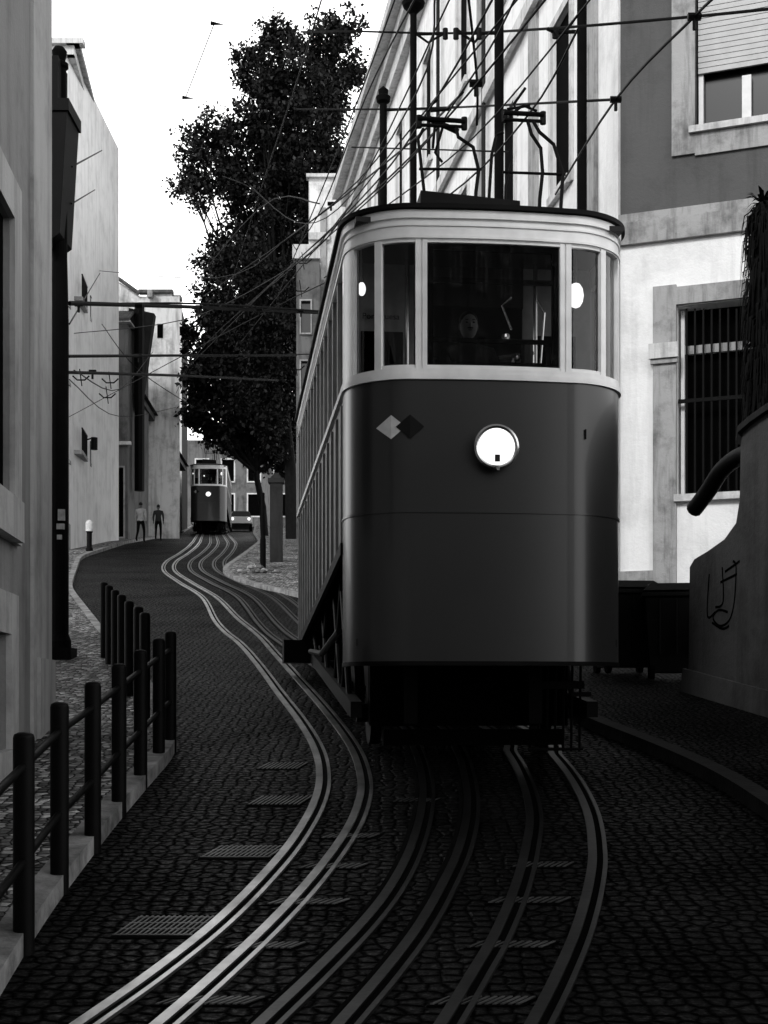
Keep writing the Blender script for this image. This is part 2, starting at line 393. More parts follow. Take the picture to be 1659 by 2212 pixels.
# ---------------------------------------------------------------- left white building (far)
bld=empty('white_townhouse'); mb=MB()
A=(-12.3,54);B=(-13.35,64.4); zt=E+25.3
Ls=math.hypot(1.05,10.4)
w=[]
for fl in range(6):
    for c in (1.4,4.4,7.4): w.append((c,c+1.3,9.0+fl*3.05,11.2+fl*3.05,'n'))
pt,fb=facade(mb,A,B,5,zt,w,'white',.02,0,'stoneb',glass='void')
fb(-.3,Ls+.3,zt-.55,zt-.2,.002,.3,'stoneb'); fb(-.5,Ls+.5,zt-.2,zt,.002,.5,'stone'); fb(0,Ls,5,8.9,.002,.05,'stone')
for fl in range(1,6): fb(0,Ls,8.2+fl*3.05,8.35+fl*3.05,.002,.06,'stone')
for fl in (1,3):
    for c in (1.1,4.1,7.1):
        fb(c,c+1.9,8.75+fl*3.05,8.9+fl*3.05,.06,.45,'stone')
        for j in range(9): fb(c+j*.22,c+j*.22+.03,8.9+fl*3.05,9.75+fl*3.05,.41,.44,'iron')
        fb(c,c+1.8,9.75+fl*3.05,9.8+fl*3.05,.40,.45,'iron')
fb(Ls-.3,Ls-.1,6,zt-.6,.06,.2,'stone'); fb(3.4,3.5,6,zt-.6,.06,.15,'dgrey')
for u in (3.0,9.0):
    mb.tube([pt(u,12.6,.05),pt(u,12.8,.7)],.03,'iron',6); mb.tube([pt(u,12.3,.7),pt(u,12.8,.7)],.14,'iron',8)
pt,fb=facade(mb,(-24,54),A,5,zt,[(8.6,9.6,10+f*3.3,12+f*3.3) for f in range(5)],'white',.2,.15,'stoneb')
fb(0,12,zt-.55,zt-.2,.002,.3,'stoneb'); fb(0,12.4,zt-.2,zt-.003,.002,.5,'stoneb'); fb(0,11.6,5,8.8,.002,.05,'stone')
closebox(mb,(-24,54),A,10.4,5,zt-.01,'white'); mb.obj('walls',bld)
bld=empty('tiled_roof_house'); mb=MB()
def X(px,d): return (px-CX)/F*d
def Z(py,d): return E+(HY-py)/F*d
d=68
pt,fb=facade(mb,(X(205,d),d),(X(276,d),d),6,Z(692,d),[(0.15,0.75,Z(768,d),Z(728,d)),(.9,1.4,Z(1160,d),Z(1010,d),'n'),(.2,.45,Z(1140,d),Z(1000,d),'n')],'mgrey',.2,.08,'stone',glass='void')
fb(.54,.82,Z(1160,d),Z(985,d),.01,.2,'stone'); fb(.4,1.1,Z(985,d),Z(965,d),.01,.3,'stoneb'); fb(-.2,1.8,Z(962,d),Z(955,d),.01,.25,'stoneb')
closebox(mb,(X(205,d),d),(X(276,d),d),6,6,Z(692,d),'mgrey')
for i in range(14):
    x=X(206,d)+i*(X(284,d)-X(206,d))/14
    mb.tube([(x,d-.4,Z(694,d)),(x,d+1.2,Z(660,d))],.09,'tile',6)
mb.box(X(205,d),X(284,d),d-.35,d+1.5,Z(694,d)-.12,Z(694,d)-.02,'stone')
mb.obj('walls',bld)
bld=empty('gable_house'); mb=MB(); d=76
prof=[(196,1200),(196,570),(218,585),(262,612),(302,640),(322,640),(322,632),(372,632),(372,640),(388,640),(388,1200)]
fr=[Vector((X(p,d),d,Z(y,d))) for p,y in prof]; bk=[v+Vector((-2.1,12,0)) for v in fr]; nn=len(fr)
mb.add(fr+bk,[tuple(range(nn))]+[(i,(i+1)%nn,nn+(i+1)%nn,nn+i) for i in range(nn)],'white2')
for (a,b_,c,e) in [(236,248,618,640),(225,232,700,720),(340,352,700,730)]:
    mb.box(X(a,d),X(b_,d),d-.05,d+.1,Z(e,d),Z(c,d),'void')
mb.tube([(X(210,d),d-.15,Z(575,d)),(X(262,d),d-.15,Z(607,d)),(X(302,d),d-.15,Z(636,d))],.12,'tile',6)
mb.box(X(300,d),X(374,d),d-.2,d+.3,Z(634,d),Z(627,d),'tile')
mb.box(X(322,d),X(332,d),d-.6,d-.1,Z(632,d),Z(600,d)-1.2,'stone')
mb.obj('walls',bld)
bld=empty('long_shaded_building'); mb=MB()
A=(X(278,69.5),69.5);B=(X(386,93),93); z0=Z(826,69.5); z1=Z(1008,93); LL=math.hypot(B[0]-A[0],B[1]-A[1])
w=[(1.2+i*2.9,2.2+i*2.9,gz(70+i*2.9)+.2,gz(70+i*2.9)+3.0,'n') for i in range(8)]
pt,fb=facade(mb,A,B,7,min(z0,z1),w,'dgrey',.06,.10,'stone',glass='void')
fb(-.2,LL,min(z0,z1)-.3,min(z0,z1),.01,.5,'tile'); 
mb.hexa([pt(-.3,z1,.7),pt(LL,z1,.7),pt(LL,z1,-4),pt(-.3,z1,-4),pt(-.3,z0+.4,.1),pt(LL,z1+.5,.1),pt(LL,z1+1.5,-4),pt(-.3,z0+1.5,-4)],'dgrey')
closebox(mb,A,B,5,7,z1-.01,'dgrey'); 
mb.tube([pt(-.5,z0-5.5,.6),pt(-.5,Z(665,69.5),.6)],.25,'iron',8)
mb.hexa([(X(276,69),69,Z(830,69)),(X(300,69),69.4,Z(880,69)),(X(300,69),70,Z(880,69)),(X(276,69),70,Z(830,69)),(X(278,69),69,Z(665,69)),(X(330,69),69.4,Z(672,69)),(X(330,69),70,Z(672,69)),(X(278,69),70,Z(665,69))],'dgrey')  # dark slab put in for the roof's shadow
mb.obj('walls',bld)
bld=empty('end_building'); mb=MB(); d=94
pt,fb=facade(mb,(X(325,d),d),(X(388,d),d),9,Z(648,d),[(.5,1.1,Z(800,d),Z(760,d),'n')],'white',.2,0.05,'stone')
fb(-.2,2.1,Z(648,d),Z(640,d),-.5,.3,'tile')
mb.quad((X(388,d),d,9),(X(405,112),112,9),(X(405,112),112,Z(715,112)),(X(388,d),d,Z(648,d)),'dgrey')  # side wall coloured dark to stand for its shade
closebox(mb,(X(325,d),d),(X(388,d),d),1,9,Z(648,d)-.01,'white'); mb.obj('walls',bld)
bld=empty('distant_house'); mb=MB(); d=128
w=[]
for i in range(9):
    for zf in (0,1): w.append((1+i*2.4,2.1+i*2.4,gz(d)+1+zf*3.2,gz(d)+3+zf*3.2,'n'))
pt,fb=facade(mb,(X(400,d),d),(X(960,d),d),14,gz(d)+8,w,'mgrey',.2,.12,'stoneb',glass='void'); closebox(mb,(X(400,d),d),(X(960,d),d),10,14,gz(d)+8,'mgrey')
mb.obj('walls',bld)
# ---------------------------------------------------------------- right big white building
def rx(d): return 3.83-.143*(d-22.5)
bld=empty('white_apartment_building'); mb=MB()
Af=(rx(59),59); Bn=(rx(22.62),22.62); LT=math.hypot(Af[0]-Bn[0],Af[1]-Bn[1]); kk=math.hypot(1,.143)
def UU(d): return (59-d)*kk
w=[]
for dc in (26.0,30.3,35.2,40.3,45.5,50.7,55.9):
    for (a,b_) in ((3.5,6.5),(9.5,12.7),(15.4,18.6)): w.append((UU(dc)-.65,UU(dc)+.65,E+a,E+b_,'n'))
zt=E+21.4
pt,fb=facade(mb,Af,Bn,2,zt,w,'white',.07,.16,'stoneb',glass='void')
for dc in (24.0,28.0,33,43,53): fb(UU(dc)-.3,UU(dc)+.3,2,zt-1.2,.003,.07,'stone')
fb(0,LT,E+7.3,E+7.7,.075,.16,'stone'); fb(0,LT,E+13.7,E+14.0,.075,.18,'stoneb')
fb(0,LT,zt-1.2,zt-.7,.01,.25,'stoneb'); fb(0,LT,zt-.7,zt-.35,.01,.45,'stoneb'); fb(-.2,LT,zt-.35,zt,.01,.8,'stoneb')
for dc in (32.2,38.0): mb.tube([pt(UU(dc),4,.14),pt(UU(dc),zt-1.3,.14)],.05,'dgrey',8)
closebox(mb,Af,Bn,9,2,zt-.01,'white'); mb.obj('walls',bld)
bld=empty('white_corner_house'); mb=MB(); d=60
pt,fb=facade(mb,(X(667,d),d),(X(764,d),d),6,Z(385,d),[(.25,.6,Z(700,d),Z(640,d),'n')],'white2',.2,.08,'stone')
fb(-.1,2.0,Z(385,d),Z(378,d),-.3,.2,'stoneb'); fb(.0,.9,Z(520,d),Z(505,d),.01,.2,'stoneb'); fb(.5,.75,8,Z(450,d),.01,.12,'stone')
closebox(mb,(X(667,d),d),(X(764,d),d),6,6,Z(385,d)-.01,'white2')
d=58
pt,fb=facade(mb,(X(640,d),d),(X(690,d),d),6,Z(560,d),[(.2,.6,Z(720,d),Z(650,d),'n'),(.2,.6,Z(850,d),Z(780,d),'n')],'mgrey',.2,.06,'stone')
fb(-.15,1.0,Z(560,d),Z(530,d),-.5,.15,'stoneb'); closebox(mb,(X(640,d),d),(X(690,d),d),1.5,6,Z(560,d)-.01,'mgrey')
mb.obj('walls',bld)
# ---------------------------------------------------------------- right near building (facing camera)
bld=empty('grey_corner_building'); mb=MB()
A=(3.83,22.5);dirv=Vector((2.73,-1.1,0)).normalized(); B=(A[0]+dirv.x*9,A[1]+dirv.y*9)
def Uw(px):
    k=(px-CX)/F
    return (k*A[1]-A[0])/(dirv.x-k*dirv.y)
def dd(px): return A[1]+dirv.y*Uw(px)
def hz(px,py): return E+(HY-py)/F*dd(px)
zb=1.5
w=[(Uw(1462),Uw(1640),hz(1462,1072),hz(1462,662),'n')]
pt,fb=facade(mb,A,B,zb,E+7.25,w,'white',.35,0,'stone',glass='void')
w2=[(Uw(1502),Uw(1730),hz(1502,280),hz(1502,-60),'n'),(Uw(1950),Uw(2200),hz(1502,280),hz(1502,-60),'sash')]
pt,fb=facade(mb,A,B,E+7.25,E+17,w2,'grey',.28,0,'stone')
def wb(p0,p1,y1,y0,n0,n1,k): fb(Uw(p0),Uw(p1),hz(p0,y1),hz(p0,y0),n0,n1,k)
fb(-.02,9,E+7.25,E+7.6,.003,.09,'stone'); fb(-.02,9,E+7.6,E+7.75,.003,.05,'stone')
wb(1452,1502,340,-80,.003,.05,'stone'); wb(1502,1730,338,281,.003,.049,'stone'); wb(1730,1775,340,-80,.003,.05,'stone')
wb(1490,1740,292,278,.05,.12,'stoneb')
n_=18
for i in range(n_):
    y1=155-i*12; fb(Uw(1506),Uw(1728),hz(1502,y1),hz(1502,y1-10.5),-.14,-.10,'shutter')
fb(Uw(1506),Uw(1728),hz(1502,155),hz(1502,-60),-.16,-.141,'grey')
wb(1506,1516,280,155,-.25,-.15,'frame'); wb(1600,1620,280,155,-.25,-.15,'frame'); wb(1516,1730,280,270,-.25,-.152,'frame')
wb(1412,1462,1300,622,.003,.07,'stone'); wb(1462,1640,660,622,.003,.068,'stone'); wb(1640,1690,1300,622,.003,.07,'stone')
wb(1405,1468,780,748,.07,.16,'stoneb'); wb(1408,1466,790,781,.07,.12,'stone')
wb(1458,1640,1085,1070,.0,.12,'stoneb')
wb(1466,1474,1070,665,-.3,-.2,'frame'); wb(1474,1640,760,742,-.3,-.2,'stone')
for i in range(9):
    px=1480+i*18; wb(px,px+4,1070,665,-.08,-.05,'iron')
wb(1464,1640,870,862,-.085,-.045,'iron')
fb(-.02,Uw(1412),gz(22)-.5,hz(1340,1235),.003,.06,'stone')
closebox(mb,A,B,9,zb,E+17,'grey'); mb.obj('walls',bld)
# ---------------------------------------------------------------- retaining wall right
mb=MB()
wa=G(1484,1515); wbp=G(1659,1570); wd=(Vector((wbp.x-wa.x,wbp.y-wa.y,0))).normalized()
wn=Vector((wd.y,-wd.x,0)); 
if wn.y>0: wn=-wn
def wallhit(px,py,o=0):
    k=(px-CX)/F; a=wa+wn*o
    u=(k*a.y-a.x)/(wd.x-k*wd.y); p=a+wd*u; d=p.y
    return Vector((p.x,p.y,E+(HY-py)/F*d)),u
prof=[(1484,1620),(1490,1225),(1500,1208),(1530,1190),(1565,1165),(1590,1130),(1598,1080),(1600,960),(1604,935),(1630,912),(1665,888),(1760,840)]
pts=[wallhit(*p)[0] for p in prof]
last=pts[-1]+wd*5+Vector((0,0,-.4)); pts+= [last, Vector((last.x,last.y,.5))]; pts[0].z=1.2
bk=[p-wn*.45 for p in pts]; nn=len(pts)
mb.add(pts+bk,[tuple(range(nn)),tuple(range(2*nn-1,nn-1,-1))]+[(i,(i+1)%nn,nn+(i+1)%nn,nn+i) for i in range(nn)],'ret')
q0,_=wallhit(1484,1515); 
for i in range(10):
    a=q0+wd*(i*.7-.04); b2=q0+wd*((i+1)*.7-.04)
    ga=gz(a.y)-.2; gb=gz(b2.y)-.2
    h=.38
    mb.hexa([(a.x+wn.x*.10,a.y+wn.y*.10,ga),(b2.x+wn.x*.10,b2.y+wn.y*.10,gb),(b2.x,b2.y,gb),(a.x,a.y,ga),(a.x+wn.x*.04,a.y+wn.y*.04,ga+.2+h),(b2.x+wn.x*.04,b2.y+wn.y*.04,gb+.2+h),(b2.x,b2.y,gb+.2+h),(a.x,a.y,ga+.2+h)],'ret')
cp=[wallhit(*p,o=.0)[0] for p in prof[7:]]+[last]
for a,b2 in zip(cp,cp[1:]):
    up=Vector((0,0,.07)); o1=wn*.06; o2=wn*.51
    mb.hexa([a+o1,b2+o1,b2-o2,a-o2,a+o1+up,b2+o1+up,b2-o2+up,a-o2+up],'dgrey')
mb.obj('retaining_wall')
mb=MB()
strokes=[[(1583,1212),(1590,1225),(1586,1300),(1575,1340),(1555,1352),(1540,1335),(1552,1318),(1572,1322)],[(1532,1240),(1528,1330),(1545,1322)],[(1560,1225),(1562,1300),(1545,1312)],[(1566,1235),(1598,1212)],[(1556,1258),(1592,1240)],[(1538,1345),(1560,1358),(1575,1352)]]
for s_ in strokes:
    q=[wallhit(*p,o=.004)[0] for p in s_]; q=catmull(q,5)
    for a,b2 in zip(q,q[1:]):
        t=(b2-a).normalized(); nn2=t.cross(wn).normalized()*.014
        mb.quad(a-nn2,b2-nn2,b2+nn2,a+nn2,'void')
mb.obj('graffiti')
mb=MB(); mb.tube(catmull([wallhit(1500,1100,-.3)[0],wallhit(1530,1060,-.3)[0],wallhit(1560,1015,-.3)[0],wallhit(1600,985,-.3)[0],wallhit(1640,975,-.3)[0]],5),.10,'ironr',12); mb.obj('handrail_pipe',smooth=True)
mb=MB(); c=P(1648,900,16.0); base_=Vector((c.x,c.y,E+.4)); top=P(1648,440,16.0)
mb.tube([base_,(base_+top)/2+Vector((.03,0,0)),top],[.12,.13,.08],'bark',10)
for i in range(2200):
    t=random.random(); p=base_.lerp(top,.30+.70*t); a=random.uniform(0,6.28); r=random.uniform(.08,.22)
    o=Vector((math.cos(a),math.sin(a),0)); s0=p+o*.08; s1=p+o*r*1.1+Vector((0,0,-.08)); s2=s1+Vector((o.x*.04,o.y*.04,-random.uniform(.15,.5)))
    wv=Vector((-o.y,o.x,0))*random.uniform(.008,.02)
    mb.quad(s0-wv,s0+wv,s1+wv,s1-wv,'plantd'); mb.add([s1-wv,s1+wv,s2],[(0,1,2)],'plantd')
for i in range(60):
    a=random.uniform(0,6.28); el=random.uniform(-.6,1.1); ln=random.uniform(.15,.32)
    o=Vector((math.cos(a)*math.cos(el),math.sin(a)*math.cos(el),math.sin(el))); wv=o.cross(Vector((0,0,1))).normalized()*.018
    m1=top+o*ln*.6; m2=top+o*ln+Vector((0,0,-.08)); mb.quad(top-wv,top+wv,m1+wv,m1-wv,'plantd'); mb.add([m1-wv,m1+wv,m2],[(0,1,2)],'plantd')
mb.obj('yucca_plant')
# ---------------------------------------------------------------- bins
def bin_(cx,d,rz):
    e=empty('trash_bin',(cx,d,gz(d)+.13),rz); mb=MB()
    w,l,h=.38,.4,1.08
    mb.hexa([(-w*.82,-l*.8,.08),(w*.82,-l*.8,.08),(w*.82,l*.8,.08),(-w*.82,l*.8,.08),(-w,-l,h),(w,-l,h),(w,l,h),(-w,l,h)],'iron')
    mb.box(-w-.03,w+.03,-l-.03,l+.03,h-.07,h-.02,'iron')
    mb.hexa([(-w-.02,-l-.04,h+.003),(w+.02,-l-.04,h+.003),(w+.02,l+.04,h+.003),(-w-.02,l+.04,h+.003),(-w*.8,-l*.7,h+.1),(w*.8,-l*.7,h+.1),(w*.9,l*.95,h+.13),(-w*.9,l*.95,h+.13)],'iron')
    mb.tube([(-w,l+.1,h),(w,l+.1,h)],.02,'iron'); 
    for x in (-w*.75,w*.75):
        mb.tube([(x-.03,l*.75,.1),(x+.03,l*.75,.1)],.1,'void',14); mb.tube([(x-.03,-l*.65,.1),(x+.03,-l*.65,.1)],.1,'void',14)
    for x in (-.2,0,.2): mb.box(x-.012,x+.012,-l-.012,-l+.1,.3,h-.1,'iron')
    mb.obj('container',e,bevel=.012)
bin_(3.10,17.9,.1); bin_(3.62,17.3,-.15)
# ---------------------------------------------------------------- right poles
def pole(px,d,r,topy,capital=False):
    mb=MB(); x=X(px,d); g=gz(d)+.1; zt=Z(topy,d)
    pr=[(r*1.5,g-.1),(r*1.5,g+.9),(r*1.1,g+1.0),(r,g+1.2),(r*.95,zt-.4)]
    if capital: pr+=[(r*1.7,zt-.35),(r*1.9,zt-.25),(r*1.2,zt-.2),(r*1.3,zt-.1),(0.001,zt)]
    else: pr+=[(r*.9,zt),(0.001,zt+.02)]
    mb.lathe((x,d,0),pr,'ironp',14); return mb,x
mb,x=pole(1257,21,.078,-160); 
mb.tube([(x,21,Z(68,21)),(X(1200,21),21,Z(70,21)),(X(1182,21),21,Z(62,21))],.03,'iron'); mb.tube([(x,21,Z(20,21)),(X(1225,21),21,Z(66,21))],.015,'iron'); mb.tube([(X(1200,21),21,Z(60,21)),(X(1200,21),21,Z(82,21))],.05,'iron')
mb.obj('tram_wire_pole')
mb,x=pole(1078,22,.078,-160)
mb.tube([(x,22,Z(72,22)),(X(985,22),22,Z(72,22))],.025,'iron'); mb.tube([(X(1040,22),22,Z(72,22)),(X(1025,22),22,Z(92,22)),(X(1005,22),22,Z(78,22)),(X(990,22),22,Z(66,22))],.025,'iron')
for q in (985,1035): mb.tube([(X(q,22),22,Z(62,22)),(X(q,22),22,Z(84,22))],.045,'iron')
mb.obj('tram_wire_pole')
mb,x=pole(893,26,.065,-120); 
mb.tube([(x,26,Z(74,26)),(X(965,26),26,Z(72,26))],.03,'iron')
mb.tube([(X(900,26),26,Z(74,26)),(X(925,26),26,Z(92,26)),(X(960,26),26,Z(72,26))],.025,'iron')
mb.lathe((x,26,0),[(.07,Z(30,26)),(.2,Z(14,26)),(.22,Z(6,26)),(.08,Z(0,26))],'ironp'); mb.tube([(X(962,26),26,Z(62,26)),(X(962,26),26,Z(84,26))],.05,'iron')
mb.obj('tram_wire_pole')
mb,x=pole(828,30,.085,185,True); mb.tube([(x,30,Z(238,30)),(X(985,30),30,Z(232,30))],.03,'iron'); mb.obj('tram_wire_pole')
mb,x=pole(568,42,.06,1065); mb.obj('sign_post')
mb=MB()
for i in range(60):
    a=random.uniform(0,6.28); r=random.uniform(0,.6); y=40.6+r*math.sin(a)*1.2; x=X(556,40.6)+r*math.cos(a)
    mb.ball((x,y,gz(y)+.13+max(0,.24-r*.4)*random.random()),random.uniform(.04,.10),'mgrey' if i%3 else 'stone',6,(1.3,1,.7))
mb.obj('rubble_pile')
# ---------------------------------------------------------------- TRAM
TR=math.radians(6.2); O=Vector((.90,11.3,E)); w_=1.18; LEN=9.5
def tprof(s):
    a=abs(s)
    if a<=.62: return .03*(a/.62)**2
    e=min(1,(a-.62)/(w_-.62)); return .03+.57*(1-math.sqrt(max(0,1-e*e)))
def seg(s0,s1):
    S=[s0,s1]
    for sg in (-1,1):
        for i in range(0,91,5): S.append(sg*(.62+(w_-.62)*math.sin(math.radians(i))))
    for i in range(-6,7): S.append(i*.1)
    S=sorted(set(round(x,5) for x in S if min(s0,s1)<=x<=max(s0,s1)))
    return [(s,tprof(s)) for s in S]
def loop():
    f=seg(-w_,w_); return f+[(w_,t) for t in (2,4,6,8)]+[(s,LEN-t) for s,t in reversed(f)]+[(-w_,t) for t in (8,6,4,2)]
def offset(pts,o,closed):
    n=len(pts);out=[]
    for i,p in enumerate(pts):
        a=pts[(i-1)%n] if closed or i>0 else p; b_=pts[(i+1)%n] if closed or i<n-1 else p
        dx,dy=b_[0]-a[0],b_[1]-a[1]; l=math.hypot(dx,dy) or 1
        out.append((p[0]+dy/l*o,p[1]-dx/l*o))
    return out
def band(mb,pts,z0,z1,o0,o1,k,closed=False):
    A_=offset(pts,o1,closed);B_=offset(pts,o0,closed);n=len(pts); f0=z0 if callable(z0) else (lambda p:z0)
    vs=[]
    for i in range(n):
        zz=f0(pts[i]); vs+=[(A_[i][0],A_[i][1],zz),(A_[i][0],A_[i][1],z1),(B_[i][0],B_[i][1],z1),(B_[i][0],B_[i][1],zz)]
    fs=[];m=n if closed else n-1
    for i in range(m):
        j=(i+1)%n
        for e in range(4): fs.append((i*4+e,j*4+e,j*4+(e+1)%4,i*4+(e+1)%4))
    if not closed: fs+=[(0,1,2,3),((n-1)*4+3,(n-1)*4+2,(n-1)*4+1,(n-1)*4)]
    mb.add(vs,fs,k)
tram=empty('funicular_tram',O,TR)
parts=[]
def done(mb,name,smooth=False,bevel=0):
    o=mb.obj(name,tram,False,bevel)
    if smooth:
        me=o.data; me.polygons.foreach_set('use_smooth',[True]*len(me.polygons)); me.update()
        me.set_sharp_from_angle(angle=math.radians(35))
    parts.append(o); return o
mb=MB(); fr=[(-w_,.75)]+seg(-w_,w_)+[(w_,.75)]
band(mb,fr,.24,2.57,-.04,0,'body')
band(mb,[(p[0],LEN-p[1]) for p in reversed(fr)],.72,2.57,-.04,0,'body')
done(mb,'end_panels',True)
mb=MB()
band(mb,fr,1.475,1.495,0,.010,'body'); band(mb,fr,.235,.27,-.03,.008,'iron')
done(mb,'belt_moulding',True)
mb=MB()
for sd in (-1,1):
    sidep=[(sd*w_,.75),(sd*w_,LEN-.75)]
    if sd<0: sidep=sidep[::-1]
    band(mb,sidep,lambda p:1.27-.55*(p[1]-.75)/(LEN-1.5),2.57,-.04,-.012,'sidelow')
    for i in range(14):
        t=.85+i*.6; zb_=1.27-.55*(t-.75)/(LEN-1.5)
        x0,x1=sorted((sd*(w_-.02),sd*(w_+.012))); mb.box(x0,x1,t,t+.05,zb_,2.5,'creamshade')
    x0,x1=sorted((sd*(w_-.02),sd*(w_+.02)))
    mb.hexa([(x0,.75,1.2),(x1,.75,1.2),(x1,LEN-.75,.65),(x0,LEN-.75,.65),(x0,.75,1.3),(x1,.75,1.3),(x1,LEN-.75,.75),(x0,LEN-.75,.75)],'iron')
done(mb,'side_panels')
mb=MB(); lp=loop()
band(mb,lp,2.555,2.60,-.05,.022,'cream',True); band(mb,lp,2.602,2.645,-.05,.010,'cream',True)
band(mb,lp,3.69,3.93,-.05,.0,'cream',True); band(mb,lp,3.70,3.72,0.0,.014,'cream',True); band(mb,lp,3.80,3.815,0,.012,'cream',True); band(mb,lp,3.86,3.925,0,.022,'cream',True)
def pil(s0,s1,o0=-.05,o1=.004,k='cream',z0=2.645,z1=3.69):
    for sgn in (1,-1):
        a,b_=sorted((s0*sgn,s1*sgn)); band(mb,seg(a,b_),z0,z1,o0,o1,k)
pil(.550,.588); pil(.600,.645,-.05,.006); pil(.588,.600,-.05,-.01)
pil(.915,.965)
pil(1.12,1.18)
for sd in (-1,1):
    x0,x1=sorted((sd*(w_-.05),sd*(w_+.004)))
    mb.box(x0,x1,.6,.72,2.645,3.69,'cream')
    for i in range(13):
        t=1.3+i*.62; mb.box(x0,x1,t,t+.07,2.645,3.69,'creamshade')
for (a,b_) in ((-.55,.55),(.645,.915),(-.915,-.645)):
    band(mb,seg(a,b_),2.645,2.675,-.045,-.004,'cream'); band(mb,seg(a,b_),3.67,3.69,-.045,-.004,'cream')
done(mb,'window_frames_and_fascia',True)
mb=MB(); band(mb,lp,3.932,3.968,-.3,.055,'roof',True)
def scl(k,z): return [((p[0])*k,LEN/2+(p[1]-LEN/2)*(1-(1-k)*.25),z) for p in lp]
r0=[(p[0],p[1],3.966) for p in offset(lp,.05,True)]; rings=[r0,scl(.96,4.0),scl(.8,4.06),scl(.5,4.12),scl(.1,4.14)]
n=len(lp); vs=[q for r in rings for q in r]
mb.add(vs,[(i*n+j,i*n+(j+1)%n,(i+1)*n+(j+1)%n,(i+1)*n+j) for i in range(4) for j in range(n)],'roof')
done(mb,'roof',True)
mb=MB()
g_=offset(lp,-.03,True); n=len(g_)
mb.add([(a[0],a[1],z) for a in g_ for z in (2.6,3.72)],[(i*2,((i+1)%n)*2,((i+1)%n)*2+1,i*2+1) for i in range(n)],'tglass'); done(mb,'window_glass',True)
mb=MB()
mb.box(-w_+.06,w_-.06,.65,LEN-.65,1.35,1.42,'inner'); 
mb.box(-w_+.06,w_-.06,.15,LEN-.3,3.86,3.90,'inner')
mb.box(-w_+.06,-.5,1.25,1.30,1.42,3.86,'innerl'); mb.box(.5,w_-.06,1.25,1.30,1.42,3.86,'innerl'); mb.box(-.5,.5,1.25,1.30,3.5,3.86,'inner')
mb.box(-.98,-.60,1.23,1.247,2.1,3.25,'void'); mb.box(.60,.98,1.23,1.247,2.1,3.25,'void')
mb.box(-w_+.06,w_-.06,4.6,4.65,1.42,3.86,'inner'); mb.box(-w_+.06,w_-.06,LEN-1.3,LEN-1.25,1.42,3.86,'inner')
band(mb,seg(-1.1,1.1),2.2,2.62,-.16,-.06,'inner')
for a in [(-.55,.55,3.62,3.668),(-.52,.52,3.36,3.40),(-.50,.50,2.875,2.91),(-.55,.55,2.677,2.72)]: mb.box(a[0],a[1],.06,.085,a[2],a[3],'void')
for x in (-.55,.49): mb.box(x,x+.055,.055,.09,2.68,3.66,'void')
mb.tube([(.25,.5,2.2),(.25,.45,2.85)],.02,'chrome'); mb.tube([(.12,.45,2.85),(.42,.45,2.9)],.018,'chrome'); mb.tube([(.45,.35,2.7),(.48,.3,3.2),(.42,.3,3.3)],.012,'chrome')
mb.tube([(.20,.3,3.05),(.12,.3,3.25),(.2,.3,3.32)],.01,'chrome'); mb.ball((.16,.33,2.99),.035,'chrome',12,(1,1,1.5)); mb.ball((.27,.4,2.84),.03,'chrome',12)
mb.tube([(.35,.4,2.62),(.35,.4,2.95)],.05,'inner',12)
for sd in (-1,1):
    mb.tube([(sd*.58,1.1,1.4),(sd*.58,1.1,3.86)],.02,'chrome')
    for i in range(8): mb.box(min(sd*.45,sd*1.05),max(sd*.45,sd*1.05),1.6+i*.9,2.0+i*.9,1.42,1.9,'inner')
done(mb,'cabin_interior')
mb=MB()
for (x,y,z,r,zz) in [(-1.03,.60,3.44,.035,1.7),(.84,.66,3.46,.07,1.6),(-.45,3.2,3.7,.05,1)]:  # glowing globes added to stand for the glare in the curved windows
    mb.ball((x,y,z),r,'glare',12,(1,1,zz)); mb.tube([(x,y,z+r),(x,y,3.86)],.012,'chrome')
done(mb,'glare_globes',True)
mb=MB(); hy=2.0
def disc(mb,c,prof,k,n=32):
    vs=[];
    for (r,t) in prof:
        for j in range(n): vs.append((c[0]+r*math.cos(2*math.pi*j/n),c[1]-t,c[2]+r*math.sin(2*math.pi*j/n)))
    fs=[(i*n+j,i*n+(j+1)%n,(i+1)*n+(j+1)%n,(i+1)*n+j) for i in range(len(prof)-1) for j in range(n)]
    fs.append(tuple((len(prof)-1)*n+j for j in range(n))); mb.add(vs,fs,k)
disc(mb,(0,0,hy),[(.165,-.05),(.175,.05),(.186,.075),(.184,.09),(.168,.098),(.154,.09)],'chrome')
disc(mb,(0,0,hy),[(.153,.088),(.13,.105),(.08,.118),(.02,.123)],'lamp')
mb.box(-.02,.02,-.13,-.115,hy-.125,hy-.07,'inner'); mb.box(-.012,.012,-.16,-.08,hy-.2,hy-.17,'chrome')
done(mb,'headlight',True)
mb=MB()
def loz(sc,hc,r,k,o):
    c=(sc,tprof(sc)-o,hc); vs=[c]
    for j in range(4):
        a=j*math.pi/2; s=sc+r*math.cos(a); vs.append((s,tprof(s)-o,hc+r*.85*math.sin(a)))
    mb.add(vs,[(0,1,2),(0,2,3),(0,3,4),(0,4,1)],k)
loz(-.84,2.17,.115,'markl',.010); loz(-.69,2.17,.115,'markd',.014)
mb.box(.765,.772,tprof(.77)-.02,tprof(.77)+.02,2.10,2.18,'markd')
done(mb,'stand_in_mark')
mb=MB()
sl=.1333; g0=gz(11.3)-E
def gl(t): return g0+sl*t
